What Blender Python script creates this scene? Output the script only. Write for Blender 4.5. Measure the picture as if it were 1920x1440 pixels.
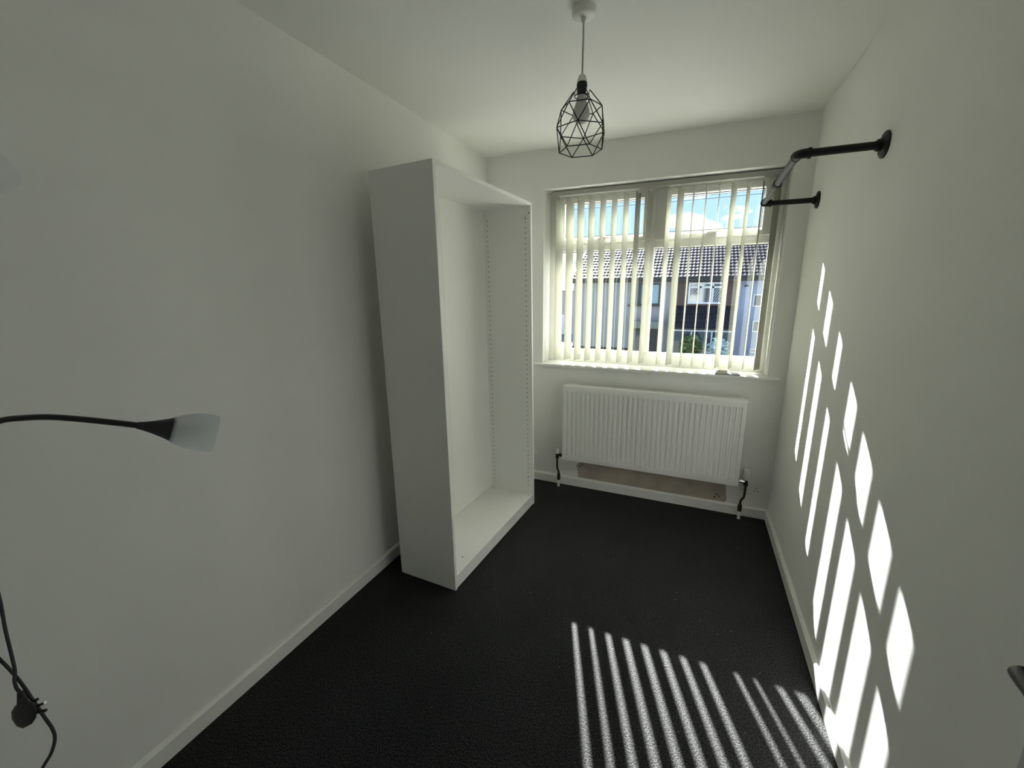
import bpy, bmesh, math, random
from mathutils import Vector, Matrix
random.seed(7)
for o in list(bpy.data.objects):
    bpy.data.objects.remove(o, do_unlink=True)
scene = bpy.context.scene
COL = scene.collection

# ------------------------------------------------------------------ camera
W, D, H = 2.022, 2.966, 2.428          # room: x 0..W, window wall at y = D, height H
NEAR = -0.10                           # near wall face (the doorway the photographer stands in)
F_PX = 783.2
yaw, pitch, roll = 0.4083, -0.2190, 0.0072
cam_data = bpy.data.cameras.new('camera')
cam = bpy.data.objects.new('camera', cam_data)
COL.objects.link(cam)
cy_, sy_ = math.cos(yaw), math.sin(yaw)
cp_, sp_ = math.cos(pitch), math.sin(pitch)
cr_, sr_ = math.cos(roll), math.sin(roll)
Rz = Matrix(((cy_, -sy_, 0), (sy_, cy_, 0), (0, 0, 1)))
Rx = Matrix(((1, 0, 0), (0, cp_, -sp_), (0, sp_, cp_)))
Ry = Matrix(((cr_, 0, sr_), (0, 1, 0), (-sr_, 0, cr_)))
Rm = Rz @ Rx @ Ry
right, fwd, up = Rm.col[0], Rm.col[1], Rm.col[2]
M = Matrix((right, up, -fwd)).transposed().to_4x4()
M.translation = Vector((1.4731, 0.0, 1.4877))
cam.matrix_world = M
cam_data.sensor_width = 36.0
cam_data.lens = F_PX / 1920.0 * 36.0
cam_data.clip_start = 0.02
cam_data.clip_end = 500
scene.camera = cam

# ------------------------------------------------------------------ world: blue sky with small cumulus
SKY_STRENGTH = 0.74
world = bpy.data.worlds.new('world')
scene.world = world
world.use_nodes = True
nt = world.node_tree
nt.nodes.clear()
N = nt.nodes.new
tc = N('ShaderNodeTexCoord')
mp = N('ShaderNodeMapping')
mp.inputs['Scale'].default_value = (1.0, 1.0, 2.2)
mp.inputs['Location'].default_value = (0.13, 0.0, 0.02)
nz = N('ShaderNodeTexNoise')
nz.inputs['Scale'].default_value = 8.5
nz.inputs['Detail'].default_value = 7.0
nz.inputs['Roughness'].default_value = 0.55
cr = N('ShaderNodeValToRGB')
cr.color_ramp.elements[0].position = 0.545
cr.color_ramp.elements[1].position = 0.61
sep = N('ShaderNodeSeparateXYZ')
grad = N('ShaderNodeValToRGB')
grad.color_ramp.elements[0].position = 0.0
grad.color_ramp.elements[0].color = (0.52, 0.76, 0.98, 1)
grad.color_ramp.elements[1].position = 0.6
grad.color_ramp.elements[1].color = (0.30, 0.55, 0.95, 1)
mix = N('ShaderNodeMix')
mix.data_type = 'RGBA'
mix.inputs['B'].default_value = (1.35, 1.38, 1.42, 1)
bg = N('ShaderNodeBackground')
bg.inputs['Strength'].default_value = SKY_STRENGTH
out = N('ShaderNodeOutputWorld')
L = nt.links.new
L(tc.outputs['Generated'], mp.inputs['Vector'])
L(mp.outputs['Vector'], nz.inputs['Vector'])
L(nz.outputs['Fac'], cr.inputs['Fac'])
L(tc.outputs['Generated'], sep.inputs[0])
L(sep.outputs['Z'], grad.inputs['Fac'])
L(grad.outputs['Color'], mix.inputs['A'])
L(cr.outputs['Color'], mix.inputs['Factor'])
L(mix.outputs['Result'], bg.inputs['Color'])
L(bg.outputs[0], out.inputs[0])

# ------------------------------------------------------------------ sun
SUN_DIR = Vector((0.350, -1.0, -0.712))      # travel direction, read off the light stripes
sl = bpy.data.lights.new('sun', 'SUN')
sl.energy = 38.0
sl.angle = math.radians(0.55)
sl.color = (1.0, 0.985, 0.955)
sun = bpy.data.objects.new('sun', sl)
COL.objects.link(sun)
sun.rotation_euler = SUN_DIR.to_track_quat('-Z', 'Y').to_euler()
sun.location = (-5, 20, 12)

scene.view_settings.view_transform = 'Standard'
scene.view_settings.look = 'None'
scene.view_settings.gamma = 1.0
scene.view_settings.use_curve_mapping = False
scene.view_settings.exposure = 0.98
scene.cycles.max_bounces = 16
scene.cycles.diffuse_bounces = 10
scene.cycles.transparent_max_bounces = 24
scene.cycles.sample_clamp_indirect = 10.0

# ------------------------------------------------------------------ materials
MATS = {}

def principled(name, color, rough=0.6, metal=0.0, spec=0.4, noise=None, bump=None, sheen=0.0, coat=0.0, trans=0.0):
    m = bpy.data.materials.new(name)
    m.use_nodes = True
    t = m.node_tree
    b = t.nodes['Principled BSDF']
    b.inputs['Base Color'].default_value = (*color, 1)
    b.inputs['Roughness'].default_value = rough
    b.inputs['Metallic'].default_value = metal
    b.inputs['Specular IOR Level'].default_value = spec
    if sheen:
        b.inputs['Sheen Weight'].default_value = sheen
    if coat:
        b.inputs['Coat Weight'].default_value = coat
    if noise:                       # (scale, second colour, low, high)
        sc, c2, lo, hi = noise
        co = t.nodes.new('ShaderNodeTexCoord')
        n = t.nodes.new('ShaderNodeTexNoise')
        n.inputs['Scale'].default_value = sc
        n.inputs['Detail'].default_value = 4
        r = t.nodes.new('ShaderNodeValToRGB')
        r.color_ramp.elements[0].position = lo
        r.color_ramp.elements[1].position = hi
        r.color_ramp.elements[0].color = (*color, 1)
        r.color_ramp.elements[1].color = (*c2, 1)
        t.links.new(co.outputs['Object'], n.inputs['Vector'])
        t.links.new(n.outputs['Fac'], r.inputs['Fac'])
        t.links.new(r.outputs['Color'], b.inputs['Base Color'])
    if bump:                        # (scale, strength, distance)
        sc, st, di = bump
        co = t.nodes.new('ShaderNodeTexCoord')
        n = t.nodes.new('ShaderNodeTexNoise')
        n.inputs['Scale'].default_value = sc
        n.inputs['Detail'].default_value = 5
        bp = t.nodes.new('ShaderNodeBump')
        bp.inputs['Strength'].default_value = st
        bp.inputs['Distance'].default_value = di
        t.links.new(co.outputs['Object'], n.inputs['Vector'])
        t.links.new(n.outputs['Fac'], bp.inputs['Height'])
        t.links.new(bp.outputs['Normal'], b.inputs['Normal'])
    MATS[name] = m
    return m

WALL_C = (0.84, 0.84, 0.815)
principled('wall_paint', WALL_C, 0.75, spec=0.25, noise=(3.0, (0.82, 0.82, 0.795), 0.35, 0.7), bump=(60, 0.12, 0.002))
principled('ceiling_paint', (0.84, 0.84, 0.81), 0.85, spec=0.15, bump=(45, 0.18, 0.002))
principled('gloss_trim', (0.82, 0.82, 0.79), 0.35, spec=0.45)
principled('upvc', (0.84, 0.84, 0.80), 0.3, spec=0.45)
principled('gasket', (0.02, 0.02, 0.02), 0.6)
principled('white_laminate', (0.80, 0.80, 0.775), 0.38, spec=0.4)
principled('white_panel_edge', (0.80, 0.80, 0.76), 0.4, spec=0.4)
principled('hardboard', (0.80, 0.80, 0.765), 0.5, spec=0.3)
principled('hole_dark', (0.03, 0.03, 0.028), 0.8)
principled('radiator_enamel', (0.82, 0.82, 0.795), 0.3, spec=0.45)
principled('grille_dark', (0.12, 0.12, 0.115), 0.6)
principled('copper_dark', (0.05, 0.032, 0.022), 0.45, metal=0.5)
principled('chrome', (0.75, 0.75, 0.74), 0.15, metal=1.0)
principled('white_plastic', (0.78, 0.78, 0.74), 0.35, spec=0.45)
principled('old_plaster', (0.40, 0.34, 0.30), 0.9, noise=(9.0, (0.48, 0.42, 0.34), 0.35, 0.65), bump=(40, 0.5, 0.004))
principled('black_metal', (0.012, 0.012, 0.014), 0.42, metal=0.3)
principled('black_iron', (0.014, 0.014, 0.016), 0.5, metal=0.4)
principled('grey_steel', (0.085, 0.085, 0.09), 0.55, metal=0.5)
principled('black_plastic', (0.016, 0.016, 0.018), 0.5)
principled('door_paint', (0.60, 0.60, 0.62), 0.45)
principled('lint', (0.16, 0.155, 0.145), 0.9)
principled('cord_white', (0.45, 0.45, 0.42), 0.6)
principled('cord_black', (0.03, 0.03, 0.034), 0.55)
principled('lever_metal', (0.13, 0.13, 0.12), 0.4, metal=0.5)
principled('coaster', (0.74, 0.71, 0.58), 0.6, noise=(60, (0.80, 0.77, 0.66), 0.4, 0.6))
principled('slate_grey', (0.25, 0.25, 0.27), 0.5)
principled('headrail', (0.42, 0.42, 0.38), 0.4)

def carpet():
    m = bpy.data.materials.new('carpet')
    m.use_nodes = True
    t = m.node_tree
    b = t.nodes['Principled BSDF']
    b.inputs['Roughness'].default_value = 0.62
    b.inputs['Specular IOR Level'].default_value = 0.15
    co = t.nodes.new('ShaderNodeTexCoord')
    n = t.nodes.new('ShaderNodeTexNoise')
    n.inputs['Scale'].default_value = 190
    n.inputs['Detail'].default_value = 3
    r = t.nodes.new('ShaderNodeValToRGB')
    r.color_ramp.elements[0].position = 0.40
    r.color_ramp.elements[1].position = 0.62
    r.color_ramp.elements[0].color = (0.003, 0.003, 0.0031, 1)
    r.color_ramp.elements[1].color = (0.040, 0.040, 0.0397, 1)
    n2 = t.nodes.new('ShaderNodeTexNoise')
    n2.inputs['Scale'].default_value = 3.5
    n2.inputs['Detail'].default_value = 4
    r2 = t.nodes.new('ShaderNodeValToRGB')
    r2.color_ramp.elements[0].position = 0.3
    r2.color_ramp.elements[1].position = 0.75
    r2.color_ramp.elements[0].color = (0.82, 0.82, 0.82, 1)
    r2.color_ramp.elements[1].color = (1.15, 1.15, 1.15, 1)
    mx = t.nodes.new('ShaderNodeMix')
    mx.data_type = 'RGBA'
    mx.blend_type = 'MULTIPLY'
    mx.inputs['Factor'].default_value = 1.0
    bp = t.nodes.new('ShaderNodeBump')
    bp.inputs['Strength'].default_value = 0.9
    bp.inputs['Distance'].default_value = 0.006
    lk = t.links.new
    lk(co.outputs['Object'], n.inputs['Vector'])
    lk(co.outputs['Object'], n2.inputs['Vector'])
    lk(n.outputs['Fac'], r.inputs['Fac'])
    lk(n2.outputs['Fac'], r2.inputs['Fac'])
    lk(r.outputs['Color'], mx.inputs['A'])
    lk(r2.outputs['Color'], mx.inputs['B'])
    lk(mx.outputs['Result'], b.inputs['Base Color'])
    lk(n.outputs['Fac'], bp.inputs['Height'])
    lk(bp.outputs['Normal'], b.inputs['Normal'])
    MATS['carpet'] = m
carpet()

def glass():
    m = bpy.data.materials.new('window_glass')
    m.use_nodes = True
    t = m.node_tree
    t.nodes.clear()
    o = t.nodes.new('ShaderNodeOutputMaterial')
    tr = t.nodes.new('ShaderNodeBsdfTransparent')
    tr.inputs['Color'].default_value = (0.96, 0.98, 0.975, 1)
    gl = t.nodes.new('ShaderNodeBsdfGlossy')
    gl.inputs['Roughness'].default_value = 0.0
    fr = t.nodes.new('ShaderNodeFresnel')
    fr.inputs['IOR'].default_value = 1.5
    mx = t.nodes.new('ShaderNodeMixShader')
    t.links.new(fr.outputs[0], mx.inputs['Fac'])
    t.links.new(tr.outputs[0], mx.inputs[1])
    t.links.new(gl.outputs[0], mx.inputs[2])
    t.links.new(mx.outputs[0], o.inputs['Surface'])
    MATS['window_glass'] = m
glass()

def translucent(name, dif, tra, fac, gloss=0.0):
    m = bpy.data.materials.new(name)
    m.use_nodes = True
    t = m.node_tree
    t.nodes.clear()
    o = t.nodes.new('ShaderNodeOutputMaterial')
    a = t.nodes.new('ShaderNodeBsdfDiffuse')
    a.inputs['Color'].default_value = (*dif, 1)
    b = t.nodes.new('ShaderNodeBsdfTranslucent')
    b.inputs['Color'].default_value = (*tra, 1)
    mx = t.nodes.new('ShaderNodeMixShader')
    mx.inputs['Fac'].default_value = fac
    t.links.new(a.outputs[0], mx.inputs[1])
    t.links.new(b.outputs[0], mx.inputs[2])
    last = mx
    if gloss:
        g = t.nodes.new('ShaderNodeBsdfGlossy')
        g.inputs['Roughness'].default_value = 0.25
        mg = t.nodes.new('ShaderNodeMixShader')
        mg.inputs['Fac'].default_value = gloss
        t.links.new(mx.outputs[0], mg.inputs[1])
        t.links.new(g.outputs[0], mg.inputs[2])
        last = mg
    t.links.new(last.outputs[0], o.inputs['Surface'])
    MATS[name] = m
translucent('blind_fabric', (0.45, 0.45, 0.385), (0.44, 0.44, 0.375), 0.09)
def frosted(name):
    m = bpy.data.materials.new(name)
    m.use_nodes = True
    t = m.node_tree
    t.nodes.clear()
    o = t.nodes.new('ShaderNodeOutputMaterial')
    d = t.nodes.new('ShaderNodeBsdfDiffuse')
    d.inputs['Color'].default_value = (0.93, 0.955, 0.985, 1)
    tl = t.nodes.new('ShaderNodeBsdfTranslucent')
    tl.inputs['Color'].default_value = (0.94, 0.965, 0.99, 1)
    rf = t.nodes.new('ShaderNodeBsdfRefraction')
    rf.inputs['Color'].default_value = (0.95, 0.97, 1.0, 1)
    rf.inputs['IOR'].default_value = 1.04
    rf.inputs['Roughness'].default_value = 0.35
    m1 = t.nodes.new('ShaderNodeMixShader')
    m1.inputs['Fac'].default_value = 0.75
    m2 = t.nodes.new('ShaderNodeMixShader')
    m2.inputs['Fac'].default_value = 0.20
    t.links.new(d.outputs[0], m1.inputs[1])
    t.links.new(tl.outputs[0], m1.inputs[2])
    t.links.new(m1.outputs[0], m2.inputs[1])
    t.links.new(rf.outputs[0], m2.inputs[2])
    t.links.new(m2.outputs[0], o.inputs['Surface'])
    MATS[name] = m
frosted('frosted_shade')
translucent('pearl_bulb', (0.75, 0.75, 0.73), (0.75, 0.75, 0.73), 0.35, 0.06)

# outside
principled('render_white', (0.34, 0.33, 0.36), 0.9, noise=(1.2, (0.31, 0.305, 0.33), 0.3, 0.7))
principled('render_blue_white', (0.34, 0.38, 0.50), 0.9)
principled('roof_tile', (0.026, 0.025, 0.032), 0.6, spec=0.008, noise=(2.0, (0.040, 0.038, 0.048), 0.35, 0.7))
principled('fascia_dark', (0.035, 0.035, 0.038), 0.5)
principled('house_glass', (0.05, 0.065, 0.08), 0.05, spec=0.7)
principled('house_glass_pale', (0.32, 0.44, 0.50), 0.1, spec=0.6)
principled('house_frame_white', (0.72, 0.74, 0.78), 0.4)
principled('house_frame_dark', (0.05, 0.05, 0.05), 0.5)
principled('canopy_grey', (0.20, 0.22, 0.20), 0.7)
principled('tarmac', (0.16, 0.16, 0.165), 0.9, noise=(0.8, (0.20, 0.20, 0.20), 0.3, 0.7))
principled('grass', (0.07, 0.12, 0.035), 0.9, noise=(3.0, (0.12, 0.17, 0.06), 0.35, 0.65))
principled('leaf', (0.07, 0.11, 0.03), 0.6, noise=(5.0, (0.20, 0.24, 0.09), 0.35, 0.65))
principled('leaf_pale', (0.45, 0.58, 0.58), 0.6)
principled('far_roof', (0.10, 0.10, 0.115), 0.7)
principled('far_wall', (0.40, 0.38, 0.36), 0.9)
principled('red_paint', (0.30, 0.03, 0.04), 0.4)
principled('wire_black', (0.03, 0.03, 0.03), 0.6)

def brick_mat():
    m = bpy.data.materials.new('brick_wall')
    m.use_nodes = True
    t = m.node_tree
    b = t.nodes['Principled BSDF']
    b.inputs['Roughness'].default_value = 0.9
    co = t.nodes.new('ShaderNodeTexCoord')
    mpn = t.nodes.new('ShaderNodeMapping')
    mpn.inputs['Rotation'].default_value = (math.radians(90), 0, 0)
    br = t.nodes.new('ShaderNodeTexBrick')
    br.inputs['Color1'].default_value = (0.085, 0.055, 0.05, 1)
    br.inputs['Color2'].default_value = (0.12, 0.078, 0.065, 1)
    br.inputs['Mortar'].default_value = (0.14, 0.12, 0.11, 1)
    br.inputs['Scale'].default_value = 4.4
    br.inputs['Mortar Size'].default_value = 0.02
    t.links.new(co.outputs['Object'], mpn.inputs['Vector'])
    t.links.new(mpn.outputs['Vector'], br.inputs['Vector'])
    t.links.new(br.outputs['Color'], b.inputs['Base Color'])
    MATS['brick_wall'] = m
brick_mat()

# ------------------------------------------------------------------ mesh helpers
def tag(o, label=None, cat=None, group=None, kind=None):
    if label: o['label'] = label
    if cat: o['category'] = cat
    if group: o['group'] = group
    if kind: o['kind'] = kind
    return o

def empty(name, loc=(0, 0, 0), rot=(0, 0, 0)):
    o = bpy.data.objects.new(name, None)
    COL.objects.link(o)
    o.location = loc
    o.rotation_euler = rot
    o.empty_display_size = 0.1
    return o

def link(name, bm, mat, parent=None, smooth=None, origin=None):
    """link a bmesh as one mesh object; smooth = angle in degrees; origin re-centres the object"""
    me = bpy.data.meshes.new(name)
    bmesh.ops.recalc_face_normals(bm, faces=bm.faces[:])
    if origin is not None:
        bmesh.ops.translate(bm, verts=bm.verts[:], vec=-Vector(origin))
    bm.to_mesh(me)
    bm.free()
    if smooth:
        for p in me.polygons:
            p.use_smooth = True
        me.set_sharp_from_angle(angle=math.radians(smooth))
    me.materials.append(MATS[mat])
    o = bpy.data.objects.new(name, me)
    COL.objects.link(o)
    if origin is not None:
        o.location = origin
    if parent is not None:
        o.parent = parent
    return o

def box(bm, x0, x1, y0, y1, z0, z1, bevel=0.0, seg=2):
    r = bmesh.ops.create_cube(bm, size=1.0)
    vs = r['verts']
    for v in vs:
        v.co = Vector((x0 + (v.co.x + .5) * (x1 - x0), y0 + (v.co.y + .5) * (y1 - y0), z0 + (v.co.z + .5) * (z1 - z0)))
    if bevel:
        es = set(e for v in vs for e in v.link_edges)
        bmesh.ops.bevel(bm, geom=list(es), offset=bevel, segments=seg, affect='EDGES', profile=0.5)
    return bm

def mkbox(name, x0, x1, y0, y1, z0, z1, mat, parent=None, bevel=0.0, smooth=None):
    bm = bmesh.new()
    box(bm, x0, x1, y0, y1, z0, z1, bevel)
    return link(name, bm, mat, parent, smooth)

def frame_of(d):
    d = Vector(d).normalized()
    a = Vector((0, 0, 1)) if abs(d.z) < 0.9 else Vector((1, 0, 0))
    u = d.cross(a).normalized()
    return u, d.cross(u).normalized()

def tube(bm, pts, r, n=10, closed=False, caps=True):
    """tube through points; r is a number or a list of radii"""
    pts = [Vector(p) for p in pts]
    k = len(pts)
    rs = r if isinstance(r, (list, tuple)) else [r] * k
    rings = []
    u = None
    for i, p in enumerate(pts):
        if closed:
            d = pts[(i + 1) % k] - pts[i - 1]
        else:
            d = pts[min(i + 1, k - 1)] - pts[max(i - 1, 0)]
        d.normalize()
        if u is None:
            u, _ = frame_of(d)
        u = (u - d * u.dot(d)).normalized()
        v = d.cross(u)
        rings.append([bm.verts.new(p + (u * math.cos(2 * math.pi * j / n) + v * math.sin(2 * math.pi * j / n)) * rs[i]) for j in range(n)])
    m = k if closed else k - 1
    for i in range(m):
        a, b = rings[i], rings[(i + 1) % k]
        for j in range(n):
            bm.faces.new((a[j], a[(j + 1) % n], b[(j + 1) % n], b[j]))
    if caps and not closed:
        bm.faces.new(rings[0])
        bm.faces.new(rings[-1][::-1])
    return bm

def lathe(bm, prof, origin=(0, 0, 0), axis=(0, 0, 1), n=24, caps=True):
    """prof = [(radius, height along axis)]"""
    o = Vector(origin)
    ax = Vector(axis).normalized()
    u, v = frame_of(ax)
    rings = []
    for r, h in prof:
        c = o + ax * h
        if r < 1e-6:
            rings.append([bm.verts.new(c)])
        else:
            rings.append([bm.verts.new(c + (u * math.cos(2 * math.pi * j / n) + v * math.sin(2 * math.pi * j / n)) * r) for j in range(n)])
    for a, b in zip(rings, rings[1:]):
        for j in range(n):
            if len(a) == 1 and len(b) == 1:
                continue
            if len(a) == 1:
                bm.faces.new((a[0], b[j], b[(j + 1) % n]))
            elif len(b) == 1:
                bm.faces.new((a[j], a[(j + 1) % n], b[0]))
            else:
                bm.faces.new((a[j], a[(j + 1) % n], b[(j + 1) % n], b[j]))
    if caps:
        if len(rings[0]) > 1: bm.faces.new(rings[0][::-1])
        if len(rings[-1]) > 1: bm.faces.new(rings[-1])
    return bm

def prism(bm, poly, y0, y1, plane='xz'):
    """extrude a 2-D polygon; plane xz -> along y, yz -> along x, xy -> along z"""
    def P(a, b, c):
        return {'xz': (a, c, b), 'yz': (c, a, b), 'xy': (a, b, c)}[plane]
    A = [bm.verts.new(P(a, b, y0)) for a, b in poly]
    B = [bm.verts.new(P(a, b, y1)) for a, b in poly]
    n = len(poly)
    for i in range(n):
        bm.faces.new((A[i], A[(i + 1) % n], B[(i + 1) % n], B[i]))
    bm.faces.new(A[::-1])
    bm.faces.new(B)
    return bm

def spline(pts, n=8):
    """Catmull-Rom through points"""
    P = [Vector(p) for p in pts]
    P = [P[0] * 2 - P[1]] + P + [P[-1] * 2 - P[-2]]
    res = []
    for i in range(1, len(P) - 2):
        for s in range(n):
            t = s / n
            a, b, c, d = P[i - 1], P[i], P[i + 1], P[i + 2]
            res.append(0.5 * ((2 * b) + (c - a) * t + (2 * a - 5 * b + 4 * c - d) * t * t + (3 * b - a - 3 * c + d) * t ** 3))
    res.append(P[-2])
    return res

def struct(o):
    o['kind'] = 'structure'
    return o

# ------------------------------------------------------------------ room shell
XL, XR, ZT, ZB = 0.4448, 1.9197, 2.1747, 0.9553      # window opening
WALL_OUT = D + 0.25
def wall_with_hole(name, x0, x1, z0, z1, hx0, hx1, hz0, hz1, y0, y1, mat):
    bm = bmesh.new()
    xs, zs = [x0, hx0, hx1, x1], [z0, hz0, hz1, z1]
    F = {}
    B = {}
    for i, x in enumerate(xs):
        for j, z in enumerate(zs):
            F[i, j] = bm.verts.new((x, y0, z))
            B[i, j] = bm.verts.new((x, y1, z))
    for i in range(3):
        for j in range(3):
            if i == 1 and j == 1:
                continue
            if zs[j + 1] - zs[j] < 1e-6:
                continue
            bm.faces.new((F[i, j], F[i + 1, j], F[i + 1, j + 1], F[i, j + 1]))
            bm.faces.new((B[i, j], B[i, j + 1], B[i + 1, j + 1], B[i + 1, j]))
    def side(a, b):
        bm.faces.new((F[a], F[b], B[b], B[a]))
    for i in range(3):
        side((i, 0), (i + 1, 0)); side((i, 3), (i + 1, 3)); side((0, i), (0, i + 1)); side((3, i), (3, i + 1))
    side((1, 1), (2, 1)); side((1, 2), (2, 2)); side((1, 1), (1, 2)); side((2, 1), (2, 2))
    return struct(link(name, bm, mat))

struct(mkbox('floor', -0.1, W + 0.1, -1.5, D + 0.1, -0.08, 0.0, 'carpet'))
struct(mkbox('ceiling', -0.1, W + 0.1, -1.5, D + 0.1, H, H + 0.08, 'ceiling_paint'))
struct(mkbox('wall_left', -0.1, 0.0, -1.5, D + 0.1, 0.0, H, 'wall_paint'))
struct(mkbox('wall_right', W, W + 0.1, -1.5, D + 0.1, 0.0, H, 'wall_paint'))
wall_back = wall_with_hole('wall_back', 0.0, W, 0.0, H, XL, XR, ZB - 0.02, ZT, D, WALL_OUT, 'wall_paint')
wall_with_hole('wall_front', 0.0, W, 0.0, H, 1.15, 1.95, 0.002, 2.03, NEAR - 0.1, NEAR, 'wall_paint')
struct(mkbox('wall_landing', -0.1, W + 0.1, -1.6, -1.5, 0.0, H, 'wall_paint'))

# bare plaster left unpainted below the radiator
bm = bmesh.new()
poly = [(0.745, 0.072), (1.765, 0.072), (1.775, 0.10), (1.768, 0.135), (1.755, 0.26), (0.765, 0.26), (0.752, 0.20), (0.728, 0.17), (0.74, 0.12)]
prism(bm, poly, D - 0.0012, D + 0.002)
o = link('bare_plaster_patch', bm, 'old_plaster', wall_back)
o['label'] = 'bare unpainted brown plaster strip under the radiator'
bm = bmesh.new()
for x, z in ((0.757, 0.165), (0.772, 0.182), (1.712, 0.118), (1.726, 0.106), (1.70, 0.098)):
    lathe(bm, [(0.006, 0), (0.0045, 0.0012)], (x, D - 0.0012, z), (0, -1, 0), 8)
link('plug_hole', bm, 'hole_dark', wall_back)

# baseboards with chamfered top
SK_H, SK_T = 0.070, 0.015
prof = [(0, 0), (SK_T, 0), (SK_T, SK_H - 0.010), (0.007, SK_H), (0, SK_H)]
bm = bmesh.new()
prism(bm, prof, NEAR, D, 'xz')
struct(link('baseboard_left', bm, 'gloss_trim'))
bm = bmesh.new()
prism(bm, [(W - a, b) for a, b in prof], NEAR, D, 'xz')
struct(link('baseboard_right', bm, 'gloss_trim'))
bm = bmesh.new()
prism(bm, [(D - a, b) for a, b in prof], SK_T, W - SK_T, 'yz')
struct(link('baseboard_back', bm, 'gloss_trim'))

# ------------------------------------------------------------------ window: sill, frame, sashes, panes
bm = bmesh.new()
box(bm, XL + 0.001, XR - 0.001, D - 0.002, D + 0.16, ZB - 0.02, ZB)
win_sill_parts = bm
prism(bm, [(D - 0.024, ZB - 0.022), (D - 0.028, ZB - 0.012), (D - 0.026, ZB - 0.003), (D - 0.02, ZB), (D, ZB), (D, ZB - 0.022)], 0.385, 1.985, 'yz')
window = struct(empty('window_1', ((XL + XR) / 2, D, ZB)))
def wpart(name, bm, mat, parent=None, smooth=None):
    p = parent or window
    o = link(name, bm, mat, None, smooth)
    o.parent = p
    o.matrix_parent_inverse = p.matrix_world.inverted() if p is not window else Matrix.Translation(-Vector(window.location))
    return o
wpart('window_sill', bm, 'gloss_trim')

FY0, FY1 = D + 0.150, D + 0.215       # frame depth range
GY = D + 0.184                        # glass plane
LX0, LX1 = 0.507, 1.866               # lower glass outer limits
MX0, MX1 = 1.138, 1.187               # mullion
GZ0, GZ1 = 1.048, 1.767               # lower glass
UZ0, UZ1 = 1.868, 2.092               # upper glass
SZ0, SZ1 = 1.815, 2.135               # sash outer
bm = bmesh.new()
box(bm, XL, LX0, FY0, FY1, ZB, ZT, 0.004)
box(bm, LX1, XR, FY0, FY1, ZB, ZT, 0.004)
box(bm, LX0 - 0.004, LX1 + 0.004, FY0, FY1, ZB, GZ0, 0.004)
box(bm, LX0 - 0.004, LX1 + 0.004, FY0, FY1, SZ1 - 0.002, ZT, 0.004)
wpart('frame', bm, 'upvc')
bm = bmesh.new()
box(bm, MX0, MX1, FY0 - 0.002, GY + 0.012, GZ0, SZ1 + 0.004, 0.004)
wpart('mullion', bm, 'upvc')
for x0, x1 in ((LX0, MX0), (MX1, LX1)):
    bm = bmesh.new()
    box(bm, x0, x1, FY0, FY1, GZ1, SZ0 + 0.002, 0.004)
    wpart('transom', bm, 'upvc')
    # glazing bead round the fixed lower pane
    bm = bmesh.new()
    b = 0.003
    box(bm, x0, x1, GY - 0.02, GY - 0.004, GZ1 - b, GZ1, 0.002)
    box(bm, x0, x1, GY - 0.02, GY - 0.004, GZ0, GZ0 + b, 0.002)
    box(bm, x0, x0 + b, GY - 0.02, GY - 0.004, GZ0, GZ1, 0.002)
    box(bm, x1 - b, x1, GY - 0.02, GY - 0.004, GZ0, GZ1, 0.002)
    wpart('glazing_bead', bm, 'upvc')
    bm = bmesh.new()
    box(bm, x0, x1, GY - 0.003, GY + 0.003, GZ0, GZ1)
    wpart('pane', bm, 'window_glass')
for x0, x1, g0, g1 in ((LX0 - 0.002, MX0 + 0.002, 0.557, 1.106), (MX1 - 0.002, LX1 + 0.002, 1.257, 1.811)):
    bm = bmesh.new()
    a0, a1 = FY0 - 0.012, FY1 + 0.009
    box(bm, x0, g0, a0, a1, SZ0, SZ1, 0.004)
    box(bm, g1, x1, a0, a1, SZ0, SZ1, 0.004)
    prism(bm, [(a0, SZ0), (a1, SZ0), (a1, UZ0 - 0.022), (GY + 0.010, UZ0), (GY - 0.006, UZ0), (a0, UZ0 - 0.022)], g0 - 0.004, g1 + 0.004, 'yz')
    box(bm, g0 - 0.004, g1 + 0.004, a0, a1, UZ1, SZ1, 0.004)
    sash = wpart('sash', bm, 'upvc')
    sash['label'] = 'top-hung opening fanlight of white plastic'
    def spart(name, bm, mat, smooth=None):
        o = link(name, bm, mat, None, smooth)
        o.parent = sash
        o.matrix_parent_inverse = Matrix.Identity(4)
        o.location = window.location * 0
        return o
    bm = bmesh.new()
    box(bm, g0 - 0.003, g1 + 0.003, GY - 0.003, GY + 0.003, UZ0 - 0.003, UZ1 + 0.003)
    o = spart('pane', bm, 'window_glass')
    bm = bmesh.new()
    q = 0.004
    box(bm, g0, g1, GY - 0.009, GY - 0.004, UZ1 - q, UZ1)
    box(bm, g0, g1, GY - 0.009, GY - 0.004, UZ0, UZ0 + 0.002)
    box(bm, g0, g0 + q, GY - 0.009, GY - 0.004, UZ0, UZ1)
    box(bm, g1 - q, g1, GY - 0.009, GY - 0.004, UZ0, UZ1)
    spart('gasket', bm, 'gasket')
    bm = bmesh.new()
    hx = (g0 + g1) / 2
    box(bm, hx - 0.03, hx + 0.03, a0 - 0.012, a0, SZ0 + 0.022, SZ0 + 0.040, 0.004)
    box(bm, hx - 0.012, hx + 0.085, a0 - 0.032, a0 - 0.016, SZ0 + 0.026, SZ0 + 0.038, 0.005)
    box(bm, hx - 0.012, hx + 0.006, a0 - 0.03, a0 - 0.004, SZ0 + 0.026, SZ0 + 0.038, 0.004)
    spart('handle', bm, 'white_plastic', 40)
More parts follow.
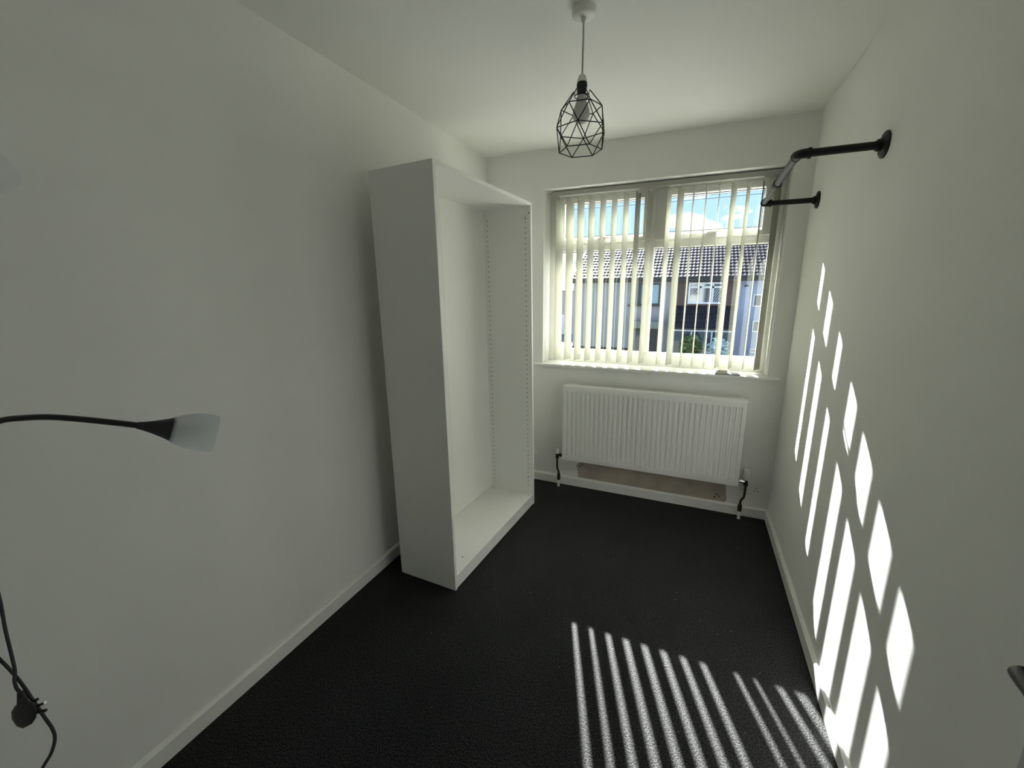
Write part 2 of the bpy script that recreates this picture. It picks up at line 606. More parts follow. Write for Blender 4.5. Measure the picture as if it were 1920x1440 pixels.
# gasket lines of the lower panes (thin, along the top)
for x0, x1 in ((LX0, MX0), (MX1, LX1)):
    bm = bmesh.new()
    box(bm, x0 + 0.003, x1 - 0.003, GY - 0.009, GY - 0.004, GZ1 - 0.007, GZ1 - 0.003)
    wpart('gasket', bm, 'gasket')

# ------------------------------------------------------------------ vertical blind
BY = D + 0.085
blind = tag(empty('vertical_blind', ((XL + XR) / 2, BY, ZT)), 'cream vertical slat blind hanging open in the window recess', 'blind')
PI_ = Matrix.Translation(-Vector(blind.location))
def bpart(name, bm, mat, smooth=None, parent=None):
    o = link(name, bm, mat, None, smooth)
    o.parent = parent or blind
    o.matrix_parent_inverse = PI_ if parent is None else Matrix.Identity(4)
    return o
bm = bmesh.new()
box(bm, 0.482, XR - 0.012, BY - 0.022, BY + 0.022, 2.137, 2.168, 0.003)
bpart('headrail', bm, 'headrail')
slats = [(0.535, 70), (0.613, 70), (0.688, 72), (0.765, 75), (0.843, 76), (0.920, 77), (0.997, 76), (1.073, 76), (1.150, 74),
         (1.266, 76), (1.335, 67), (1.411, 85), (1.484, 85), (1.558, 84), (1.637, 67), (1.714, 73), (1.791, 79), (1.868, 62)]
SW = 0.0445
S_TOP, S_BOT = 2.118, 0.981
for X, phi in slats:
    a = math.radians(phi)
    c, s = math.cos(a), math.sin(a)
    bm = bmesh.new()
    # very slightly curved fabric, three strips wide, real thickness
    sec = []
    for k in range(5):
        w = -SW + 2 * SW * k / 4
        bow = 0.0012 * (1 - (w / SW) ** 2)
        sec.append((X + c * w - s * bow, BY + s * w + c * bow))
    t = 0.0005
    ring = [(x - s * t, y + c * t) for x, y in sec] + [(x + s * t, y - c * t) for x, y in sec[::-1]]
    prism(bm, ring, S_BOT, S_TOP, 'xy')
    sl_o = bpart('slat', bm, 'blind_fabric')
    bm = bmesh.new()
    tube(bm, [(X, BY, S_TOP - 0.004), (X, BY, 2.138)], 0.003, 6)
    box(bm, X - 0.011, X + 0.011, BY - 0.002, BY + 0.002, S_TOP - 0.006, S_TOP + 0.004)
    bpart('hanger', bm, 'white_plastic', parent=sl_o)
    # bottom weight in its pocket
    bm = bmesh.new()
    t = 0.0018
    w = SW - 0.003
    ring = [(X - c * w - s * t, BY - s * w + c * t), (X + c * w - s * t, BY + s * w + c * t), (X + c * w + s * t, BY + s * w - c * t), (X - c * w + s * t, BY - s * w - c * t)]
    prism(bm, ring, S_BOT + 0.002, S_BOT + 0.034, 'xy')
    bpart('weight', bm, 'blind_fabric', parent=sl_o)
# link chain along the bottom, both edges
for e in (-1, 1):
    bm = bmesh.new()
    pts = []
    for (X, phi), (X2, phi2) in zip(slats, slats[1:]):
        a = math.radians(phi)
        a2 = math.radians(phi2)
        p = Vector((X + e * math.cos(a) * SW, BY + e * math.sin(a) * SW, S_BOT + 0.018))
        q = Vector((X2 + e * math.cos(a2) * SW, BY + e * math.sin(a2) * SW, S_BOT + 0.018))
        for k in range(5):
            f = k / 5
            r = p.lerp(q, f)
            r.z -= 0.012 * 4 * f * (1 - f)
            pts.append(r)
    tube(bm, pts, 0.0011, 5)
    bpart('link_chain', bm, 'white_plastic')
# control cord and chain at the right-hand end
bm = bmesh.new()
tube(bm, [(1.899, BY - 0.018, 2.138), (1.899, BY - 0.018, 1.15), (1.897, BY - 0.012, 1.13), (1.892, BY - 0.010, 1.15), (1.892, BY - 0.010, 2.138)], 0.0013, 6)
bpart('control_cord', bm, 'white_plastic')

# ------------------------------------------------------------------ things on the sill
o = mkbox('slate_tile', 1.622, 1.770, D - 0.022, D + 0.040, ZB, ZB + 0.007, 'slate_grey', bevel=0.002)
tag(o, 'flat grey slab lying on the window sill under the pale coasters', 'tile')
names = ['lowest pale round coaster of the little stack on the window sill',
         'second pale round coaster from the bottom of the stack on the window sill',
         'third pale round coaster from the bottom of the stack on the window sill',
         'topmost pale round coaster of the little stack on the window sill']
for k in range(4):
    bm = bmesh.new()
    lathe(bm, [(0.0, 0), (0.034, 0), (0.036, 0.0012), (0.036, 0.0048), (0.034, 0.0060), (0.029, 0.0060), (0.028, 0.0050), (0.0, 0.0050)], (0, 0, 0), (0, 0, 1), 32)
    o = link('coaster', bm, 'coaster', None, 35)
    o.location = (1.662 + (0.0, 0.005, -0.003, 0.004)[k], D + 0.004 + (0.0, -0.002, 0.001, -0.001)[k], ZB + 0.007 + 0.006 * k)
    tag(o, names[k], 'coaster', 'coasters stacked on the window sill')

# ------------------------------------------------------------------ wardrobe (open carcass, 100 x 35 x 201 cm)
PSI, LEAN = -0.0551, 0.0138
WX, WY = 0.4736, 1.5729
wd, wh, ww, T = 0.35, 2.012, 1.0, 0.018
# local frame: origin at near back bottom corner, +X to the front, +Y along the width
ward = empty('wardrobe')
bx0 = WX - math.cos(PSI) * wd
by0 = WY - math.sin(PSI) * wd
ward.location = (bx0, by0, 0.0)
ward.rotation_mode = 'XYZ'
ward.matrix_world = Matrix.Translation((bx0, by0, 0.0)) @ Matrix.Rotation(PSI, 4, 'Z') @ Matrix.Rotation(-LEAN, 4, 'Y')
tag(ward, 'tall white open wardrobe carcass without doors standing against left wall', 'wardrobe')
mkbox('side_panel', 0, wd, 0, T, 0, wh, 'white_laminate', ward, 0.0012)
mkbox('side_panel', 0, wd, ww - T, ww, 0, wh, 'white_laminate', ward, 0.0012)
mkbox('top_panel', 0.0, wd - 0.001, T, ww - T, wh - T, wh, 'white_laminate', ward, 0.001)
mkbox('bottom_panel', 0.0, wd - 0.001, T, ww - T, 0.058, 0.058 + T, 'white_laminate', ward, 0.001)
mkbox('plinth', wd - T - 0.004, wd - 0.004, T, ww - T, 0.0, 0.058, 'white_laminate', ward, 0.001)
mkbox('back_panel', 0.010, 0.014, T - 0.004, ww / 2 - 0.0006, 0.076 + 0.002, wh - T, 'hardboard', ward)
mkbox('back_panel', 0.010, 0.014, ww / 2 + 0.0006, ww - T + 0.004, 0.076 + 0.002, wh - T, 'hardboard', ward)
# drilled peg holes in two columns on both inner sides
bm = bmesh.new()
for side_y, d_ in ((ww - T, -1), (T, 1)):
    for col_x in (0.042, wd - 0.037):
        z = 0.14
        while z < wh - 0.06:
            r = 0.0034
            lathe(bm, [(r, 0), (r, 0.0004)], (col_x, side_y, z), (0, d_, 0), 8)
            z += 0.032
o = link('peg_holes', bm, 'hole_dark', ward)
o['kind'] = 'stuff'
bm = bmesh.new()
for x, y, z, ax in ((wd - 0.012, ww - T, wh - 0.06, (0, -1, 0)), (wd - 0.037, ww - T, wh - 0.092, (0, -1, 0)), (wd - 0.037, ww - T, 0.20, (0, -1, 0)),
                    (wd - 0.06, 0.16, 0.076, (0, 0, 1)), (wd - 0.075, 0.05, 0.076, (0, 0, 1)), (wd - 0.14, 0.06, 0.076, (0, 0, 1)),
                    (wd - 0.02, ww - 0.05, 0.076, (0, 0, 1)), (0.05, ww - 0.045, 0.076, (0, 0, 1)), (wd - 0.022, 0.035, 0.076, (0, 0, 1)),
                    (wd - 0.02, 0.04, wh - T, (0, 0, -1))):
    lathe(bm, [(0.0042, 0), (0.0042, 0.0005)], (x, y, z), ax, 10)
o = link('cam_screws', bm, 'hole_dark', ward)
o['kind'] = 'stuff'

# ------------------------------------------------------------------ radiator
RX0, RX1, RZ0, RZ1 = 0.636, 1.826, 0.236, 0.822
RY0, RY1 = D - 0.098, D - 0.040
rad = tag(empty('radiator', ((RX0 + RX1) / 2, D, RZ0)), 'white ribbed panel radiator under the window', 'radiator')
RPI = Matrix.Translation(-Vector(rad.location))
def rpart(name, bm, mat, smooth=None):
    o = link(name, bm, mat, None, smooth)
    o.parent = rad
    o.matrix_parent_inverse = RPI
    return o
# pressed front panel with vertical channels
bm = bmesh.new()
nrib = 35
pitch_r = (RX1 - RX0 - 0.04) / nrib
xs = [(RX0 + 0.004, 0.0)]
for k in range(nrib):
    a = RX0 + 0.02 + k * pitch_r
    xs += [(a + pitch_r * 0.12, 0.0), (a + pitch_r * 0.26, 0.008), (a + pitch_r * 0.62, 0.008), (a + pitch_r * 0.76, 0.0)]
xs.append((RX1 - 0.004, 0.0))
zs = [(RZ0 + 0.004, 0), (RZ0 + 0.044, 0), (RZ0 + 0.060, 1), (RZ1 - 0.068, 1), (RZ1 - 0.054, 0), (RZ1 - 0.02, 0), (RZ1 - 0.006, 0)]
grid = [[bm.verts.new((x, RY0 + dpt * k - (0.0 if 0 < j < len(zs) - 1 else -0.004), z)) for x, dpt in xs] for j, (z, k) in enumerate(zs)]
for j in range(len(zs) - 1):
    for i in range(len(xs) - 1):
        bm.faces.new((grid[j][i], grid[j][i + 1], grid[j + 1][i + 1], grid[j + 1][i]))
back = [[bm.verts.new((x, RY0 + 0.022, z)) for x in (xs[0][0], xs[-1][0])] for z in (zs[0][0], zs[-1][0])]
bm.faces.new((back[0][0], back[1][0], back[1][1], back[0][1]))
bm.faces.new([grid[0][i] for i in range(len(xs))][::-1] + [back[0][0], back[0][1]])
bm.faces.new([grid[-1][i] for i in range(len(xs))] + [back[1][1], back[1][0]])
bm.faces.new([grid[j][0] for j in range(len(zs))] + [back[1][0], back[0][0]])
bm.faces.new([grid[j][-1] for j in range(len(zs))][::-1] + [back[0][1], back[1][1]])
rpart('front_panel', bm, 'radiator_enamel', 35)
bm = bmesh.new()
box(bm, RX0 + 0.01, RX1 - 0.01, RY1 - 0.012, RY1, RZ0 + 0.01, RZ1 - 0.012, 0.003)
rpart('rear_panel', bm, 'radiator_enamel')
for x0 in (RX0 - 0.001, RX1 - 0.001):
    bm = bmesh.new()
    box(bm, x0, x0 + 0.002, RY0 + 0.012, RY1, RZ0 + 0.03, RZ1 - 0.004, 0.0008)
    rpart('side_cover', bm, 'radiator_enamel')
bm = bmesh.new()
n = 90
for k in range(n):
    x = RX0 + 0.03 + (RX1 - RX0 - 0.06) * k / (n - 1)
    box(bm, x - 0.0022, x + 0.0022, RY0 + 0.026, RY1 - 0.014, RZ1 - 0.010, RZ1 - 0.005)
box(bm, RX0 + 0.02, RX1 - 0.02, RY0 + 0.023, RY0 + 0.027, RZ1 - 0.018, RZ1 - 0.002)
box(bm, RX0 + 0.02, RX1 - 0.02, RY1 - 0.016, RY1 - 0.013, RZ1 - 0.018, RZ1 - 0.002)
rpart('top_grille', bm, 'radiator_enamel')
bm = bmesh.new()
for k in range(60):
    x = RX0 + 0.05 + (RX1 - RX0 - 0.1) * k / 59
    box(bm, x - 0.001, x + 0.001, RY0 + 0.028, RY1 - 0.016, RZ0 + 0.06, RZ1 - 0.03)
rpart('convector_fins', bm, 'grille_dark')
for x in (0.86, 1.60):
    bm = bmesh.new()
    box(bm, x - 0.02, x + 0.02, RY1 - 0.002, D - 0.001, RZ0 + 0.06, RZ1 - 0.08, 0.002)
    rpart('bracket', bm, 'radiator_enamel')
# bleed plug, upper right
bm = bmesh.new()
lathe(bm, [(0.011, 0), (0.011, 0.012), (0.006, 0.014), (0.006, 0.02)], (RX1, D - 0.06, RZ1 - 0.03), (1, 0, 0), 12)
rpart('bleed_plug', bm, 'white_plastic', 35)
# valves and tails
VY = D - 0.062
for (vx, vz, px, edge, sgn, nm) in ((0.592, 0.258, 0.606, RX0, 1, 'l'), (1.868, 0.268, 1.850, RX1, -1, 'r')):
    bm = bmesh.new()
    tube(bm, [(edge, VY, vz), (vx, VY, vz)], 0.009, 10)
    lathe(bm, [(0.013, 0), (0.013, 0.010)], (edge - sgn * 0.012, VY, vz), (-sgn, 0, 0), 6)
    rpart('valve_tail', bm, 'chrome' if nm == 'r' else 'copper_dark', 35)
    bm = bmesh.new()
    lathe(bm, [(0.011, -0.028), (0.014, -0.026), (0.014, -0.012), (0.011, -0.01), (0.012, 0.012)], (vx, VY, vz), (0, 0, 1), 12)
    rpart('valve_body', bm, 'copper_dark', 35)
    bm = bmesh.new()
    if nm == 'l':
        lathe(bm, [(0.014, 0.012), (0.014, 0.036), (0.010, 0.044), (0, 0.045)], (vx, VY, vz), (0, 0, 1), 16)
    else:
        lathe(bm, [(0.014, 0.012), (0.020, 0.022), (0.021, 0.072), (0.017, 0.084), (0, 0.086)], (vx, VY, vz), (0, 0, 1), 16)
    rpart('valve_cap', bm, 'white_plastic', 35)
    bm = bmesh.new()
    pts = spline([(vx, VY, vz - 0.026), (vx, VY, vz - 0.09), (vx * .75 + px * .25, VY, vz - 0.115), (px * .85 + vx * .15, VY, vz - 0.135), (px, VY, 0.105), (px, VY, 0.02)], 6)
    tube(bm, pts, 0.0075, 10)
    rpart('supply_pipe', bm, 'copper_dark', 60)
    bm = bmesh.new()
    lathe(bm, [(0.011, 0.055), (0.013, 0.060), (0.013, 0.098), (0.011, 0.104)], (px, VY, 0), (0, 0, 1), 12)
    rpart('pipe_joint', bm, 'copper_dark', 35)
    bm = bmesh.new()
    lathe(bm, [(0.0095, 0.0), (0.0095, 0.056)], (px, VY, 0), (0, 0, 1), 12)
    rpart('pipe_sleeve', bm, 'white_plastic', 35)

# ------------------------------------------------------------------ wall sockets
def socket(x0, x1, z0, z1, label):
    s = tag(empty('wall_socket', ((x0 + x1) / 2, D, z0)), label, 'socket')
    I = Matrix.Translation(-Vector(s.location))
    def sp(name, bm, mat):
        o = link(name, bm, mat)
        o.parent = s
        o.matrix_parent_inverse = I
    bm = bmesh.new()
    box(bm, x0, x1, D - 0.010, D, z0, z1, 0.003)
    sp('faceplate', bm, 'white_plastic')
    w = x1 - x0
    for f in (0.27, 0.73):
        cx = x0 + w * f
        for dx, dz, hw, hh in ((0, 0.014, 0.0022, 0.0045), (-0.011, -0.006, 0.0042, 0.0024), (0.011, -0.006, 0.0042, 0.0024)):
            bm = bmesh.new()
            zc = (z0 + z1) / 2 - 0.008
            box(bm, cx + dx - hw, cx + dx + hw, D - 0.0104, D - 0.009, zc + dz - hh, zc + dz + hh)
            sp('pin_slot', bm, 'hole_dark')
        bm = bmesh.new()
        box(bm, cx - 0.006 + 0.018, cx + 0.006 + 0.018, D - 0.0135, D - 0.009, z1 - 0.026, z1 - 0.010, 0.001)
        sp('switch', bm, 'white_plastic')
socket(1.832, 1.978, 0.160, 0.246, 'white double wall socket beside the right end of the radiator')
socket(0.262, 0.408, 0.150, 0.236, 'white double wall socket mostly hidden behind the wardrobe')

# ------------------------------------------------------------------ clothes rail on the right wall
RLX, Y1, Y2 = W - 0.25, 1.930, 2.790
RZA, RZB = 1.963, 1.943                 # the far bracket sits a little lower
rail = tag(empty('clothes_rail', (W, Y1, RZA)), 'black iron pipe clothes rail fixed to the right wall', 'clothes rail')
CI = Matrix.Translation(-Vector(rail.location))
def cpart(name, bm, mat, smooth=40):
    o = link(name, bm, mat, None, smooth)
    o.parent = rail
    o.matrix_parent_inverse = CI
    return o
def rail_z(y):
    return RZA + (RZB - RZA) * (y - Y1) / (Y2 - Y1)
for Y, sg in ((Y1, 1), (Y2, -1)):
    z = rail_z(Y)
    bm = bmesh.new()
    lathe(bm, [(0.0, 0), (0.043, 0), (0.043, 0.005), (0.039, 0.009), (0.021, 0.012), (0.018, 0.026), (0.0, 0.026)], (W, Y, z), (-1, 0, 0), 28)
    fl = cpart('flange', bm, 'black_iron')
    for a in (45, 135, 225, 315):
        bm = bmesh.new()
        ar = math.radians(a)
        lathe(bm, [(0.004, 0.008), (0.004, 0.0115), (0, 0.012)], (W, Y + 0.031 * math.cos(ar), z + 0.031 * math.sin(ar)), (-1, 0, 0), 8)
        o = link('screw', bm, 'grey_steel')
        o.parent = fl
    bm = bmesh.new()
    tube(bm, [(W - 0.022, Y, z), (RLX + 0.03, Y, z)], 0.0135, 16)
    cpart('arm', bm, 'black_iron')
    bm = bmesh.new()
    pts = []
    rr = 0.022
    for k in range(9):
        a = math.radians(90 * k / 8)
        pts.append((RLX + rr - rr * math.sin(a), Y + sg * (rr - rr * math.cos(a)), z))
    pts = [(RLX + rr + 0.014, Y, z)] + pts + [(RLX, Y + sg * (rr + 0.012), z)]
    tube(bm, pts, 0.0165, 16)
    lathe(bm, [(0.0190, 0), (0.0190, 0.009)], (RLX + rr + 0.008, Y, z), (1, 0, 0), 18)
    lathe(bm, [(0.0182, 0), (0.0182, 0.007)], (RLX, Y + sg * (rr + 0.007), z), (0, sg, 0), 18)
    cpart('elbow', bm, 'black_iron')
YC = 2.36
bm = bmesh.new()
tube(bm, [(RLX, Y1 + 0.03, rail_z(Y1)), (RLX, YC, rail_z(YC))], 0.0142, 16)
cpart('rail_tube', bm, 'grey_steel')
bm = bmesh.new()
tube(bm, [(RLX, YC, rail_z(YC)), (RLX, Y2 - 0.03, rail_z(Y2))], 0.0125, 16)
cpart('rail_tube', bm, 'grey_steel')
bm = bmesh.new()
lathe(bm, [(0.0142, -0.018), (0.0182, -0.018), (0.0182, -0.006), (0.0165, -0.004), (0.0165, 0.010), (0.0178, 0.012), (0.0178, 0.020), (0.0125, 0.020)], (RLX, YC, rail_z(YC)), (0, 1, 0), 18)
cpart('coupling', bm, 'black_iron')

# ------------------------------------------------------------------ pendant light
PX, PY = 1.0445, 1.632
pend = tag(empty('pendant_light', (PX, PY, H)), 'black wire geometric cage pendant light hanging from the ceiling', 'pendant light')
PI2 = Matrix.Translation(-Vector(pend.location))
def ppart(name, bm, mat, smooth=40, parent=None):
    o = link(name, bm, mat, None, smooth)
    o.parent = parent or pend
    o.matrix_parent_inverse = PI2 if parent is None else Matrix.Identity(4)
    return o
bm = bmesh.new()
lathe(bm, [(0.041, 0), (0.041, -0.018), (0.038, -0.024), (0.030, -0.028), (0.010, -0.029), (0.008, -0.040), (0.004, -0.044)], (PX, PY, H), (0, 0, 1), 32)
ppart('ceiling_rose', bm, 'white_plastic')
bm = bmesh.new()
tube(bm, [(PX, PY, H - 0.035), (PX, PY, 2.222)], 0.0033, 8)
ppart('cord', bm, 'cord_white')
bm = bmesh.new()
lathe(bm, [(0.005, 2.230), (0.012, 2.224), (0.0165, 2.212), (0.0165, 2.196)], (PX, PY, 0), (0, 0, 1), 20)
ppart('lampholder_cap', bm, 'white_plastic')
bm = bmesh.new()
lathe(bm, [(0.0175, 2.203), (0.0185, 2.198), (0.0185, 2.188), (0.0150, 2.184), (0.0150, 2.166)], (PX, PY, 0), (0, 0, 1), 20)
ppart('shade_ring', bm, 'black_plastic')
bm = bmesh.new()
lathe(bm, [(0.011, 2.170), (0.013, 2.160), (0.0145, 2.148), (0.022, 2.135), (0.0285, 2.118), (0.030, 2.105), (0.027, 2.088), (0.018, 2.076), (0.0, 2.071)], (PX, PY, 0), (0, 0, 1), 28)
ppart('bulb', bm, 'pearl_bulb', 60)
base = 8.3
def ringpts(r, z, off):
    return [Vector((PX + r * math.cos(math.radians(base + off + 60 * k)), PY + r * math.sin(math.radians(base + off + 60 * k)), z)) for k in range(6)]
A = ringpts(0.0725, 2.124, 0)
B = ringpts(0.0925, 2.053, 30)
Cc = ringpts(0.0770, 1.983, 0)
Tt = ringpts(0.030, 2.176, 0)
cage = empty('wire_cage', (PX, PY, 2.05))
cage.parent = pend
cage.matrix_parent_inverse = PI2
CGI = Matrix.Translation(-Vector(cage.location))
wires = []
for k in range(6):
    wires += [(A[k], A[(k + 1) % 6]), (B[k], B[(k + 1) % 6]), (Cc[k], Cc[(k + 1) % 6])]
    wires += [(A[k], B[k]), (A[(k + 1) % 6], B[k]), (Cc[k], B[k]), (Cc[(k + 1) % 6], B[k])]
    wires.append((Tt[k], A[k]))
for a, b in wires:
    bm = bmesh.new()
    tube(bm, [a, b], 0.0018, 6)
    o = link('wire', bm, 'black_metal', None, 60)
    o.parent = cage
    o.matrix_parent_inverse = CGI
bm = bmesh.new()
tube(bm, [(PX + 0.0245 * math.cos(a * math.pi / 12), PY + 0.0245 * math.sin(a * math.pi / 12), 2.160) for a in range(24)], 0.0018, 6, closed=True)
for k in range(6):
    d_ = (Tt[k] - Vector((PX, PY, Tt[k].z))).normalized()
    tube(bm, spline([Tt[k], Vector((PX, PY, 2.176)) + d_ * 0.027, Vector((PX, PY, 2.160)) + d_ * 0.0245], 4), 0.0013, 6)
o = link('top_ring', bm, 'black_metal', None, 60)
o.parent = cage
o.matrix_parent_inverse = CGI

# ------------------------------------------------------------------ floor lamp at the left (pole just outside the frame)
def ray_pt(u, v, t):
    """a point at depth t along the optical axis, used to read positions off the photograph"""
    return cam.location + right * ((u - 960) / F_PX * t) + fwd * t - up * ((v - 720) / F_PX * t)
cam.location = M.translation
LPX, LPY = 0.20, 0.02
lamp = tag(empty('floor_lamp', (LPX, LPY, 0)), 'black floor lamp with flexible arms and frosted white bell shades', 'floor lamp')
LI = Matrix.Translation(-Vector(lamp.location))
def lpart(name, bm, mat, smooth=40, parent=None):
    o = link(name, bm, mat, None, smooth)
    o.parent = parent or lamp
    o.matrix_parent_inverse = LI if parent is None else Matrix.Identity(4)
    return o
bm = bmesh.new()
lathe(bm, [(0.0, 0), (0.112, 0), (0.114, 0.006), (0.110, 0.016), (0.04, 0.026), (0.014, 0.034), (0.0, 0.034)], (LPX, LPY, 0), (0, 0, 1), 40)
lpart('base', bm, 'black_metal')
bm = bmesh.new()
tube(bm, [(LPX, LPY, 0.03), (LPX, LPY, 1.36)], 0.010, 14)
lathe(bm, [(0.0, 1.35), (0.016, 1.352), (0.018, 1.36), (0.018, 1.40), (0.014, 1.41), (0.0, 1.412)], (LPX, LPY, 0), (0, 0, 1), 14)
lpart('pole', bm, 'black_metal')
def lamp_head(arm_pts, end, tip):
    bm = bmesh.new()
    tube(bm, spline(arm_pts + [end], 8), 0.0062, 12)
    arm = lpart('flexible_arm', bm, 'black_metal', 60)
    ax = (tip - end).normalized()
    bm = bmesh.new()
    lathe(bm, [(0.0, -0.004), (0.0072, -0.004), (0.0085, 0.004), (0.013, 0.020), (0.0205, 0.042), (0.0265, 0.056), (0.024, 0.058), (0.0, 0.054)], end, ax, 28)
    lpart('shade_holder', bm, 'black_plastic', 40, arm)
    bm = bmesh.new()
    lathe(bm, [(0.0255, 0.052), (0.0325, 0.066), (0.0385, 0.084), (0.0415, 0.104), (0.0408, 0.124), (0.0398, 0.130)], end, ax, 32, caps=False)
    lpart('shade', bm, 'frosted_shade', 60, arm)
    bm = bmesh.new()
    lathe(bm, [(0.008, 0.05), (0.008, 0.066), (0.016, 0.080), (0.018, 0.094), (0.013, 0.108), (0.0, 0.113)], end, ax, 20)
    lpart('bulb', bm, 'pearl_bulb', 60, arm)
DEP = 0.86
lamp_head([(LPX, LPY, 1.38), (LPX + 0.005, LPY + 0.05, 1.40), (LPX - 0.005, LPY + 0.16, 1.33)] + [ray_pt(u, v, DEP) for u, v in ((-55, 808), (0, 789), (40, 784), (90, 782), (150, 786), (205, 791.5))],
          ray_pt(262, 798, DEP), ray_pt(345, 807, DEP + 0.047))
lamp_head([(LPX, LPY, 1.40), (LPX - 0.01, LPY + 0.02, 1.50), (LPX - 0.02, LPY + 0.07, 1.58), ray_pt(-150, 390, 0.80)],
          ray_pt(-104, 350, 0.82), ray_pt(-22, 322, 0.90))
# mains lead: drops from the pole, twists once, runs on down to the floor; the plug hangs from the loop
DC = 0.84
P = lambda u, v, t=DC: ray_pt(u, v, t)
bm = bmesh.new()
lead = [(LPX + 0.012, LPY + 0.004, 1.30), P(-120, 930, .84), P(-30, 1050, .85), P(-4, 1110, .85), P(10, 1180, .85), P(22, 1230, .846), P(28, 1258, .84), P(27, 1275, .838), P(31, 1290, .838), P(38, 1298, .84)]
tube(bm, spline(lead, 6), 0.0030, 8)
lpart('mains_lead', bm, 'cord_black', 60)
bm = bmesh.new()
lead2 = [(LPX + 0.012, LPY - 0.004, 1.10), P(-110, 1140, .85), P(-35, 1205, .85), P(0, 1237, .846), P(26, 1264, .848), P(45, 1288, .848), P(65, 1318, .848), P(85, 1347, .85), P(98, 1366, .85), P(103, 1385, .85), P(96, 1412, .85), P(80, 1440, .85), P(55, 1490, .86)]
fl_ = P(55, 1490, .86)
lead2 += [(fl_.x - 0.02, fl_.y - 0.01, 0.30), (fl_.x - 0.03, fl_.y - 0.015, 0.05), (fl_.x - 0.05, fl_.y - 0.02, 0.006), (LPX + 0.12, LPY, 0.005)]
tube(bm, spline(lead2, 6), 0.0030, 8)
lpart('mains_lead', bm, 'cord_black', 60)
# three-pin plug
plug = empty('plug', P(43, 1335))
plug.parent = lamp
plug.matrix_parent_inverse = LI
PGI = Matrix.Translation(-Vector(plug.location))
def plpart(name, bm, mat, smooth=40):
    o = link(name, bm, mat, None, smooth)
    o.parent = plug
    o.matrix_parent_inverse = PGI
    return o
vdir = (plug.location - cam.location).normalized()
q = lambda a, b, c=0: plug.location + right * (a * DC / F_PX) - up * (b * DC / F_PX) - vdir * c
outline = [(-7, -26), (5, -28), (12, -22), (22, -17), (26, -4), (25, 10), (17, 22), (0, 31), (-12, 27), (-21, 14), (-22, 0), (-16, -10), (-9, -17)]
bm = bmesh.new()
layers = [(0.62, -0.017), (0.9, -0.013), (1.0, -0.004), (1.0, 0.006), (0.93, 0.012), (0.75, 0.017)]
rings = [[bm.verts.new(q(a * f + 1 * (1 - f), b * f + 3 * (1 - f), z)) for a, b in outline] for f, z in layers]
for ra, rb in zip(rings, rings[1:]):
    for j in range(len(outline)):
        k = (j + 1) % len(outline)
        bm.faces.new((ra[j], ra[k], rb[k], rb[j]))
bm.faces.new(rings[0][::-1])
bm.faces.new(rings[-1])
plpart('plug_body', bm, 'black_plastic', 50)
bm = bmesh.new()
tube(bm, [q(-5, -38), q(-3, -30), q(0, -20)], [0.0048, 0.0062, 0.0085], 10)
plpart('cord_grip', bm, 'black_plastic', 50)
for a0, b0, a1, b1, c, m_ in ((20, -8, 42, -18, -0.004, 'chrome'), (20, 2, 43, -3, 0.004, 'black_plastic'), (14, -14, 27, -24, -0.010, 'black_plastic')):
    bm = bmesh.new()
    tube(bm, [q(a0, b0, c), q(a1, b1, c)], 0.0032, 6)
    plpart('pin', bm, m_)

# ------------------------------------------------------------------ open door at the right edge of the view
door = struct(empty('door_1', (1.942, -0.055, 0.0)))
DI = Matrix.Translation(-Vector(door.location))
def dpart(name, bm, mat, smooth=None, parent=None):
    o = link(name, bm, mat, None, smooth)
    o.parent = parent or door
    o.matrix_parent_inverse = DI if parent is None else Matrix.Identity(4)
    return o
bm = bmesh.new()
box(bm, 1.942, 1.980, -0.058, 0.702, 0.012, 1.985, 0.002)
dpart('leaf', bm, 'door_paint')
bm = bmesh.new()
hz = 1.005
lathe(bm, [(0.026, 0), (0.026, 0.006), (0.023, 0.009), (0.0, 0.009)], (1.942, 0.632, hz), (-1, 0, 0), 24)
dpart('handle_rose', bm, 'lever_metal', 40)
bm = bmesh.new()
tube(bm, spline([(1.942, 0.632, hz), (1.922, 0.634, hz), (1.905, 0.640, hz), (1.897, 0.647, hz), (1.893, 0.654, hz), (1.893, 0.664, hz)], 5), [0.010] * 21 + [0.0115] * 4 + [0.007], 14)
tube(bm, spline([(1.893, 0.664, hz), (1.891, 0.647, hz), (1.890, 0.60, hz), (1.891, 0.54, hz + 0.004)], 5), [0.008, 0.0115] + [0.0115] * 13 + [0.009], 14)
dpart('lever', bm, 'lever_metal', 60)

# ================================================================== outside
GZ = -2.70
YH = 22.0
o = mkbox('street_ground', -60, 60, D + 0.6, 120, GZ - 0.3, GZ, 'tarmac')
struct(o)
o = mkbox('lawn', -9, 9, 15.0, 20.6, GZ, GZ + 0.03, 'grass')
tag(o, 'strip of front lawn below the houses opposite', 'lawn', kind='stuff')

